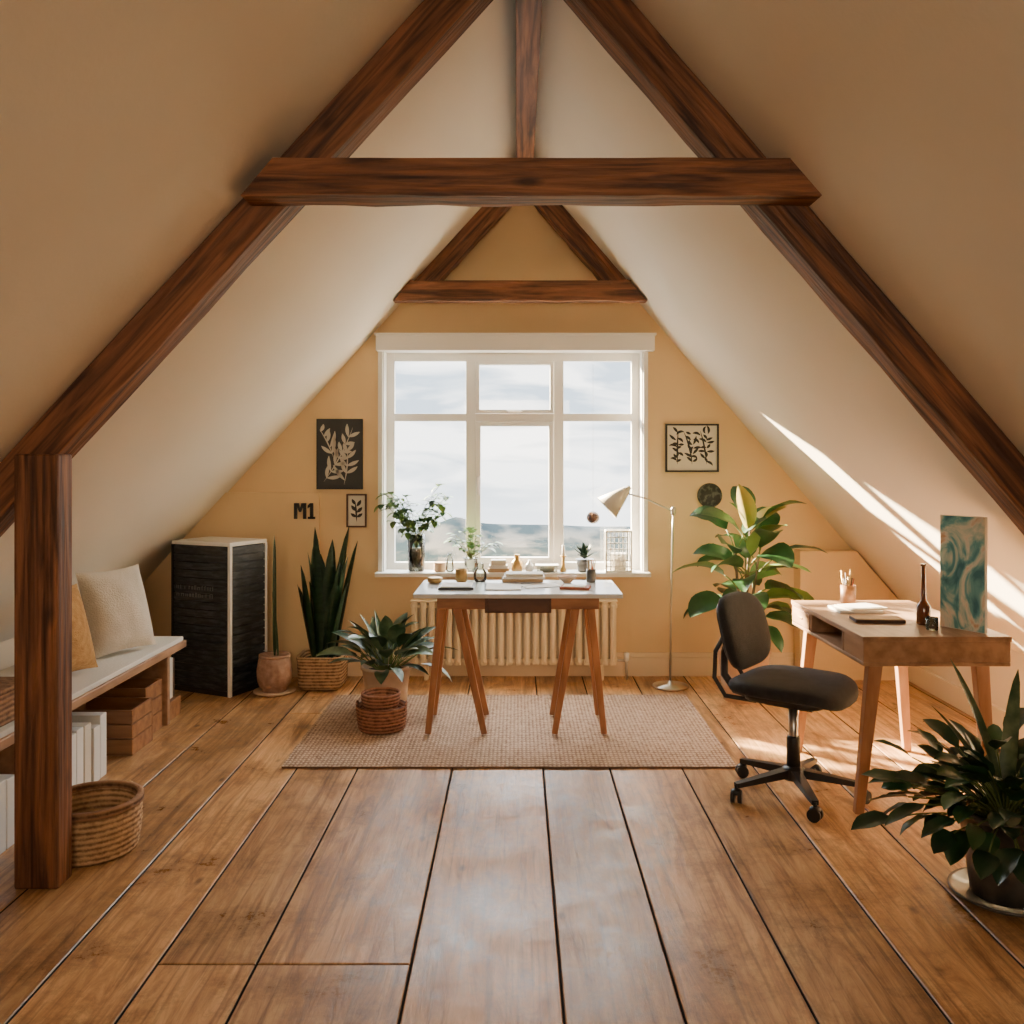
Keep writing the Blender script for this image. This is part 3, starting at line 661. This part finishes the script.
b=MB(); b.sell((.49,5.80,1.03),(.042,.042,.04),M_dkwood,1); b.sell((.475,5.775,1.055),(.014,.014,.012),M_pinkpot,1); b.tube([(.49,5.80,1.06),(.49,5.80,2.10)],.0009,M_paper,5)
b.build('hanging_ornament')
b=MB(); b.box(-.19,-.05,5.79,5.88,.677,.70,M_book2); b.box(-.18,-.06,5.79,5.88,.70,.72,M_paper); b.box(-.17,-.07,5.795,5.87,.72,.755,M_art_lt); b.build('small_book_pile',.002)
b=MB(); b.lathe([(.03,0),(.036,.01),(.036,.06),(.018,.08),(.018,.11),(.02,.11)],(.0,5.84,.677),M_gold,20); b.lathe([(.02,0),(.03,.02),(.02,.05),(.008,.06),(.008,.075)],(.08,5.84,.677),M_white,20); b.build('ornament_jars')
b=MB(); b.box(.13,.26,5.80,5.88,.677,.715,M_glass); b.box(.15,.24,5.815,5.87,.679,.70,M_paper); b.box(.12,.27,5.79,5.885,.715,.722,M_white); b.build('glass_box',.002)
b=MB(); b.lathe([(.035,0),(.04,.01),(.038,.05),(.04,.06)],(-.50,5.84,.677),M_terra,20); b.lathe([(.02,0),(.026,.01),(.022,.08),(.012,.10),(.012,.12)],(-.435,5.83,.677),M_glass,20); b.build('clay_dish')
b=MB(); b.lathe([(.02,0),(.022,.01),(.012,.03),(.012,.09),(.02,.10),(.02,.105)],(.30,5.83,.677),M_gold,18); b.lathe([(.010,.105),(.010,.17),(.002,.175)],(.30,5.83,.677),M_paper,14); b.build('candlestick')

# ---------------- wall art ----------------
def flatleaf(b,x,z,a,L,W,y,mt,bend=0,n=8):
    vs=[];fs=[]; px,pz=x,z
    for i in range(n+1):
        t=i/n; aa=a+bend*t; w=W/2*math.sin(pi*min(max(t,.02),.98))**.8
        nx_,nz_=-math.sin(aa),math.cos(aa)
        vs+= [(px+nx_*w,y,pz+nz_*w),(px-nx_*w,y,pz-nz_*w)]
        px+=math.cos(aa)*L/n; pz+=math.sin(aa)*L/n
    for i in range(n): fs.append((2*i,2*i+1,2*i+3,2*i+2))
    b.add(vs,fs,mt)
YW=5.849
b=MB(); X0,X1,Z0,Z1=-1.30,-1.0,1.21,1.667
b.box(X0,X1,YW-.018,YW,Z0,Z1,M_black); b.box(X0+.008,X1-.008,YW-.020,YW-.017,Z0+.008,Z1-.008,M_art_dk)
rn=random.Random(12)
M_artg=mat('print_grey',(.50,.47,.40),.7)
for (x0_,z0_,a0_,L_,nl) in((-1.25,1.26,.95,.40,8),(-1.12,1.24,1.35,.24,5),(-1.19,1.42,1.9,.20,5)):
    flatleaf(b,x0_,z0_,a0_,L_,.008,YW-.0215,M_artg,.3)
    for k in range(nl):
        t=(k+.6)/nl; aa=a0_+.15*t; sx_=x0_+math.cos(aa)*L_*t; sz=z0_+math.sin(aa)*L_*t
        for sg in(-1,1):
            LL=rn.uniform(.07,.12)*(1.1-.4*t); ang_=a0_+sg*rn.uniform(.6,1.2)
            ex=sx_+math.cos(ang_)*LL; ez=sz+math.sin(ang_)*LL
            if X0+.012<ex<X1-.012 and ez<Z1-.012 and ez>Z0+.012: flatleaf(b,sx_,sz,ang_,LL,.024,YW-.0217,M_artg,-sg*rn.uniform(.1,.6))
b.build('botanical_poster')
b=MB(); X0,X1,Z0,Z1=-1.105,-.975,.964,1.18
frame_rect(b,X0,X1,Z0,Z1,.010,YW-.025,YW,M_dkwood); b.box(X0+.009,X1-.009,YW-.012,YW,Z0+.009,Z1-.009,M_art_lt)
for (x,z,a,L,W,bd) in((-1.04,1.0,1.6,.13,.012,.1),(-1.04,1.06,.6,.05,.022,.4),(-1.04,1.07,2.5,.05,.022,-.4),(-1.04,1.10,.8,.05,.022,.4),(-1.045,1.11,2.3,.045,.02,-.3),(-1.04,1.03,.4,.045,.02,.4),(-1.04,1.03,2.7,.045,.02,-.3)):
    flatleaf(b,x,z,a,L,W,YW-.0135,M_black,bd)
b.build('framed_print')
b=MB(); X0,X1,Z0,Z1=.962,1.307,1.322,1.634
frame_rect(b,X0,X1,Z0,Z1,.011,YW-.028,YW,M_black); b.box(X0+.01,X1-.01,YW-.012,YW,Z0+.01,Z1-.01,M_art_lt)
rn=random.Random(9)
for k in range(3):
    cx=X0+.078+k*.095
    flatleaf(b,cx,Z0+.05,1.6+rn.uniform(-.15,.15),.22,.012,YW-.0135,M_black,rn.uniform(-.4,.4))
    for j in range(7):
        z=Z0+.065+j*.030
        for s in(0,1): flatleaf(b,cx+rn.uniform(-.008,.008),z+rn.uniform(-.01,.01),(.5 if s else 2.6)+rn.uniform(-.6,.6),rn.uniform(.035,.06),.017,YW-.0137,M_black,rn.uniform(-2.2,2.2))
b.build('framed_print')
b=MB(); cx,cz=1.25,1.17
M_pat=mat('plaque_pattern',(.012,.014,.012),.5,col2=(.10,.11,.09),scale=28,lo=.5,hi=.6)
b.M=Matrix.Translation((cx,YW,cz))@Matrix.Rotation(pi/2,4,'X')
b.lathe([(.078,0),(.08,.005),(.08,.018),(.072,.022),(.065,.012),(.001,.012)],(0,0,0),M_pat,40)
b.M=Matrix.Identity(4)
b.build('round_wall_plaque')
b=MB(); x=-1.437;z0=1.02;z1=1.122;y0,y1=5.795,5.809
b.box(x,x+.020,y0,y1,z0,z1,M_black); b.box(x+.058,x+.078,y0,y1,z0,z1,M_black)
b.prism([(x+.012,z1),(x+.030,z1),(x+.045,z0+.045),(x+.033,z0+.045)],y0,y1-.001,M_black)
b.prism([(x+.048,z1),(x+.066,z1),(x+.045,z0+.045),(x+.033,z0+.045)],y0+.0005,y1-.002,M_black)
b.box(x+.103,x+.123,y0,y1,z0,z1,M_black); b.prism([(x+.088,z1-.034),(x+.103,z1-.024),(x+.103,z1),(x+.088,z1-.016)],y0,y1,M_black)
b.box(x+.090,x+.136,y0,y1-.001,z0,z0+.014,M_black)
b.build('wall_letters')

# ---------------- right desk ----------------
b=MB(); x0,x1,y0,y1,zt=1.33,1.905,3.46,4.37,.72
b.box(x0,x1,y0,y1,zt-.02,zt,M_desk); b.box(x0+.004,x1-.004,y0+.004,y1-.004,zt-.115,zt-.10,M_desk)
b.box(x0+.004,x1-.004,y0+.004,y0+.022,zt-.10,zt-.02,M_desk); b.box(x0+.004,x1-.004,y1-.022,y1-.004,zt-.10,zt-.02,M_desk)
b.box(x1-.022,x1-.004,y0+.022,y1-.022,zt-.10,zt-.02,M_desk)
ym=y0+.62; b.box(x0+.004,x1-.02,ym,ym+.016,zt-.10,zt-.02,M_desk)
b.box(x0+.001,x0+.018,ym+.02,y1-.025,zt-.096,zt-.024,M_desk)
b.box(x0-.004,x0+.002,(ym+y1)/2-.03,(ym+y1)/2+.03,zt-.065,zt-.055,M_gold)
ym2=y0+.22; b.box(x0+.004,x1-.02,ym2,ym2+.016,zt-.10,zt-.02,M_desk)
b.box(x0+.006,x0+.020,y0+.022,ym2,zt-.10,zt-.02,M_desk)
for (ax,bx) in((x0+.07,x0+.02),(x1-.09,x1-.03)):
    for (ay,by) in((y0+.07,y0+.10),(y1-.09,y1-.04)):
        b.beam((ax,ay,zt-.112),(bx,by,0.003),.055,.045,M_deskleg,.036,.030,side=(1,0,0))
b.build('writing_desk',.004)
b=MB(); b.lathe([(.03,0),(.034,.004),(.036,.09),(.032,.09),(.03,.01),(.001,.01)],(1.56,4.24,.721),M_wood,22)
rn=random.Random(1)
for i in range(8):
    a=rn.uniform(0,2*pi); b.tube([(1.56+.008*math.cos(a),4.24+.008*math.sin(a),.735),(1.56+.03*math.cos(a),4.24+.03*math.sin(a),.86+rn.uniform(-.02,.03))],.0035,rn.choice((M_gold,M_dkwood,M_book1)),6)
b.build('pencil_cup')
b=MB(); b.box(1.43,1.62,3.98,4.14,.721,.733,M_paper); b.M=Matrix.Translation((1.55,4.06,0))@Matrix.Rotation(.25,4,'Z'); b.box(-.09,.09,-.07,.07,.733,.741,M_art_lt); b.box(-.08,.07,-.06,.06,.741,.744,M_paper); b.build('paper_pile')
b=MB(); b.M=Matrix.Translation((1.52,3.80,0))@Matrix.Rotation(-.1,4,'Z'); b.box(-.10,.10,-.055,.055,.721,.733,M_dkwood); b.box(-.098,.098,-.053,.053,.724,.730,M_paper); b.box(-.10,.10,-.055,.055,.733,.736,M_book2); b.build('closed_notebook',.002)
b=MB(); b.lathe([(.025,0),(.028,.005),(.028,.075),(.022,.085),(.011,.10),(.009,.16),(.009,.24),(.0115,.24),(.0115,.25)],(1.68,3.72,.721),M_candle,22); b.build('amber_bottle')
b=MB(); b.lathe([(.022,0),(.024,.004),(.024,.05),(.022,.05),(.02,.008),(.001,.008)],(1.66,3.60,.721),M_glass,18); b.build('glass_tumbler')
M_paint=mat('abstract_painting',(.05,.20,.24),.6,col2=(.78,.74,.62),scale=9,stretch=(1,1,.6),detail=8,lo=.34,hi=.55,bump=.4,bscale=30,dist=1.5)
nd=M_paint.node_tree.nodes; rp=[q for q in nd if q.type=='VALTORGB'][0].color_ramp
k=rp.elements.new(.44); k.color=(.16,.42,.44,1); k=rp.elements.new(.49); k.color=(.45,.60,.52,1); k=rp.elements.new(.64); k.color=(.62,.40,.24,1)
b=MB(); w,h=.195,.455
b.box(-w/2,w/2,-.008,.008,0,h,M_paper); b.box(-w/2+.002,w/2-.002,-.0095,-.007,.002,h-.002,M_paint)
o=b.build('canvas_painting',.002,origin=(0,0,0)); o.matrix_world=Matrix.Translation((1.785,3.60,.7215))@Matrix.Rotation(math.radians(-60),4,'Z')

# ---------------- office chair ----------------
b=MB(); TC=Matrix.Translation((1.155,3.76,0))@Matrix.Rotation(math.radians(-38),4,'Z'); b.M=TC
def seatf(p):
    q=p.copy(); q.z+= -.035*max(0,(p.x-.12)/.12)**2 +.012*(abs(p.y)/.23)**2; return q
b.sell((0,0,.455),(.235,.235,.036),M_blackfab,.55,36,14,seatf)
b.sell((0,0,.42),(.17,.17,.02),M_blackpl,.4)
def backf(p):
    q=p.copy(); q.x+= .5*p.y*p.y -.25*p.z*p.z ; q.x-=.25*(p.z+.15); return q
b.sell((-.190,0,.665),(.036,.20,.155),M_blackfab,.6,36,18,backf)
b.sell((-.217,0,.665),(.02,.165,.125),M_blackpl,.5,28,12,backf)
b.tube([(-.05,0,.40),(-.16,0,.385),(-.26,0,.40),(-.31,0,.46),(-.31,0,.56),(-.275,0,.66)],[.016,.018,.018,.017,.016,.015],M_blackpl,10)
for s in(-1,1): b.tube([(-.12,s*.10,.395),(-.25,s*.12,.40),(-.30,s*.12,.47),(-.30,s*.11,.58),(-.25,s*.10,.68)],.010,M_blackpl,8)
b.box(-.10,.10,-.06,.06,.375,.41,M_blackpl)
b.tube([(.02,0,.38),(.02,.20,.375),(.02,.24,.37)],.006,M_blackpl,8)
b.lathe([(.02,.12),(.02,.38)],(0,0,0),M_chrome,16); b.lathe([(.028,.10),(.028,.24),(.024,.25)],(0,0,0),M_blackpl,18)
b.lathe([(.045,.07),(.05,.09),(.045,.115),(.03,.125)],(0,0,0),M_blackpl,20)
for k in range(5):
    a=2*pi*k/5+.35; ca,sa=math.cos(a),math.sin(a)
    b.beam((.03*ca,.03*sa,.098),(.275*ca,.275*sa,.072),.045,.035,M_blackpl,.026,.018)
    cx,cy=.272*ca,.272*sa
    b.tube([(cx,cy,.075),(cx,cy,.05)],.008,M_blackpl,8)
    ra=a+.9
    ox,oy=-math.sin(ra),math.cos(ra)
    for s in(-1,1):
        b.tube([(cx+ox*s*.006,cy+oy*s*.006,.0265),(cx+ox*s*.022,cy+oy*s*.022,.0265)],.026,M_blackpl,20)
    b.sell((cx,cy,.045),(.022,.022,.014),M_blackpl,.9,16,8)
b.build('office_chair',.0)

# ---------------- outside ----------------
M_land=bpy.data.materials.new('hazy_land'); M_land.use_nodes=True; n=M_land.node_tree; L=n.links; N=n.nodes.new; pb=n.nodes['Principled BSDF']
tc=N('ShaderNodeTexCoord'); sx=N('ShaderNodeSeparateXYZ'); L.new(tc.outputs['Object'],sx.inputs[0])
mr=N('ShaderNodeMapRange'); mr.inputs[1].default_value=480; mr.inputs[2].default_value=940; L.new(sx.outputs['Y'],mr.inputs[0])  # distance haze painted into the land colour, bluer towards the far end
mp=N('ShaderNodeMapping'); mp.inputs['Scale'].default_value=(1,.3,1); L.new(tc.outputs['Object'],mp.inputs[0])
no=N('ShaderNodeTexNoise'); no.inputs['Scale'].default_value=.035; no.inputs['Detail'].default_value=8; L.new(mp.outputs[0],no.inputs['Vector'])
r1=N('ShaderNodeValToRGB'); r1.color_ramp.elements[0].position=.42; r1.color_ramp.elements[1].position=.58; r1.color_ramp.elements[0].color=(.018,.024,.018,1); r1.color_ramp.elements[1].color=(.11,.085,.055,1); L.new(no.outputs['Fac'],r1.inputs[0])
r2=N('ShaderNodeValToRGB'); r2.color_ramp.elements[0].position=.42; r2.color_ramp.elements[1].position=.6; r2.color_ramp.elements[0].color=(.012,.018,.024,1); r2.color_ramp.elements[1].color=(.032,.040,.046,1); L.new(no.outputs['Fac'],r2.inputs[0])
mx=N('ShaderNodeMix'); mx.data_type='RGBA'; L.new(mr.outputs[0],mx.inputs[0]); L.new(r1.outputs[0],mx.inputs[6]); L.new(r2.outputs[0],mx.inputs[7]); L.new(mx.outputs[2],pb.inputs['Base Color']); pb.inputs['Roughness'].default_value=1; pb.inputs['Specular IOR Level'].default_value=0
b=MB(); nx,ny=140,70; vs=[];fs=[]
for j in range(ny+1):
    for i in range(nx+1):
        x=-420+840*i/nx; y=150+800*j/ny
        z=-70+2.2*mn.noise(Vector((x*.014,y*.014,0)))+6*mn.noise(Vector((x*.006,y*.004,2)))
        g=math.exp(-((x+58)/26)**2-((y-830)/70)**2); z+=14*g*(1+.25*mn.noise(Vector((x*.05,y*.02,5))))
        g=math.exp(-((x+20)/60)**2-((y-900)/50)**2); z+=5*g
        g=math.exp(-((x-120)/70)**2-((y-900)/60)**2); z+=5*g
        vs.append((x,y,z))
for j in range(ny):
    for i in range(nx): a=j*(nx+1)+i; fs.append((a,a+1,a+nx+2,a+nx+1))
b.add(vs,fs,M_land,True); b.build('distant_hills',origin=(0,0,0))

# ---------------- world ----------------
w=bpy.data.worlds.new('sky'); bpy.context.scene.world=w; w.use_nodes=True; n=w.node_tree; L=n.links; N=n.nodes.new
bg=n.nodes['Background']
tc=N('ShaderNodeTexCoord'); mp=N('ShaderNodeMapping'); mp.inputs['Scale'].default_value=(1,1,4.5); L.new(tc.outputs['Generated'],mp.inputs[0])
no=N('ShaderNodeTexNoise'); no.inputs['Scale'].default_value=6.5; no.inputs['Detail'].default_value=8; no.inputs['Distortion'].default_value=.6; L.new(mp.outputs[0],no.inputs['Vector'])
r=N('ShaderNodeValToRGB'); r.color_ramp.elements[0].position=.40; r.color_ramp.elements[0].color=(.38,.45,.52,1); r.color_ramp.elements[1].position=.58; r.color_ramp.elements[1].color=(1,.98,.95,1)
L.new(no.outputs['Fac'],r.inputs[0])
sx=N('ShaderNodeSeparateXYZ'); L.new(tc.outputs['Generated'],sx.inputs[0])
mr=N('ShaderNodeMapRange'); mr.inputs[1].default_value=-.09; mr.inputs[2].default_value=.0; L.new(sx.outputs['Z'],mr.inputs[0])
mx=N('ShaderNodeMix'); mx.data_type='RGBA'; mx.inputs[6].default_value=(.80,.82,.83,1); L.new(mr.outputs[0],mx.inputs[0]); L.new(r.outputs[0],mx.inputs[7])
L.new(mx.outputs[2],bg.inputs[0])
m3=N('ShaderNodeMapRange'); m3.inputs[1].default_value=.13; m3.inputs[2].default_value=.5; m3.inputs[3].default_value=5.2; m3.inputs[4].default_value=35; L.new(sx.outputs['Z'],m3.inputs[0]); L.new(m3.outputs[0],bg.inputs[1])

# ---------------- lights ----------------
sl=bpy.data.lights.new('sun','SUN'); sl.energy=150; sl.color=(1.0,.78,.50); sl.angle=math.radians(1.3)
so=bpy.data.objects.new('sun',sl); bpy.context.collection.objects.link(so); so.location=(-8,14,8)
so.rotation_euler=Vector((1.15,-1.0,-.54)).to_track_quat('-Z','Y').to_euler()
l=bpy.data.lights.new('window_portal','AREA'); l.shape='RECTANGLE'; l.size=1.69; l.size_y=1.44; l.cycles.is_portal=True
o=bpy.data.objects.new('window_portal',l); bpy.context.collection.objects.link(o); o.location=(-.026,6.04,1.39); o.rotation_euler=(-pi/2,0,0)
l=bpy.data.lights.new('fill_light','AREA'); l.shape='RECTANGLE'; l.size=1.6; l.size_y=1.0; l.energy=20; l.color=(1,.78,.54); l.spread=math.radians(90)  # added warm fill behind the camera, not a lamp of the room
o=bpy.data.objects.new('fill_light',l); bpy.context.collection.objects.link(o); o.location=(0,-1.8,1.9); o.rotation_euler=(math.radians(86),0,0)

# ---------------- camera ----------------
cd=bpy.data.cameras.new('camera'); cd.sensor_width=36; cd.lens=36*900/1024; cd.shift_x=-5/1024; cd.shift_y=-52/1024; cd.clip_end=3000
co=bpy.data.objects.new('camera',cd); bpy.context.collection.objects.link(co); co.location=(0,0,1.4); co.rotation_euler=(pi/2,0,0)
bpy.context.scene.camera=co
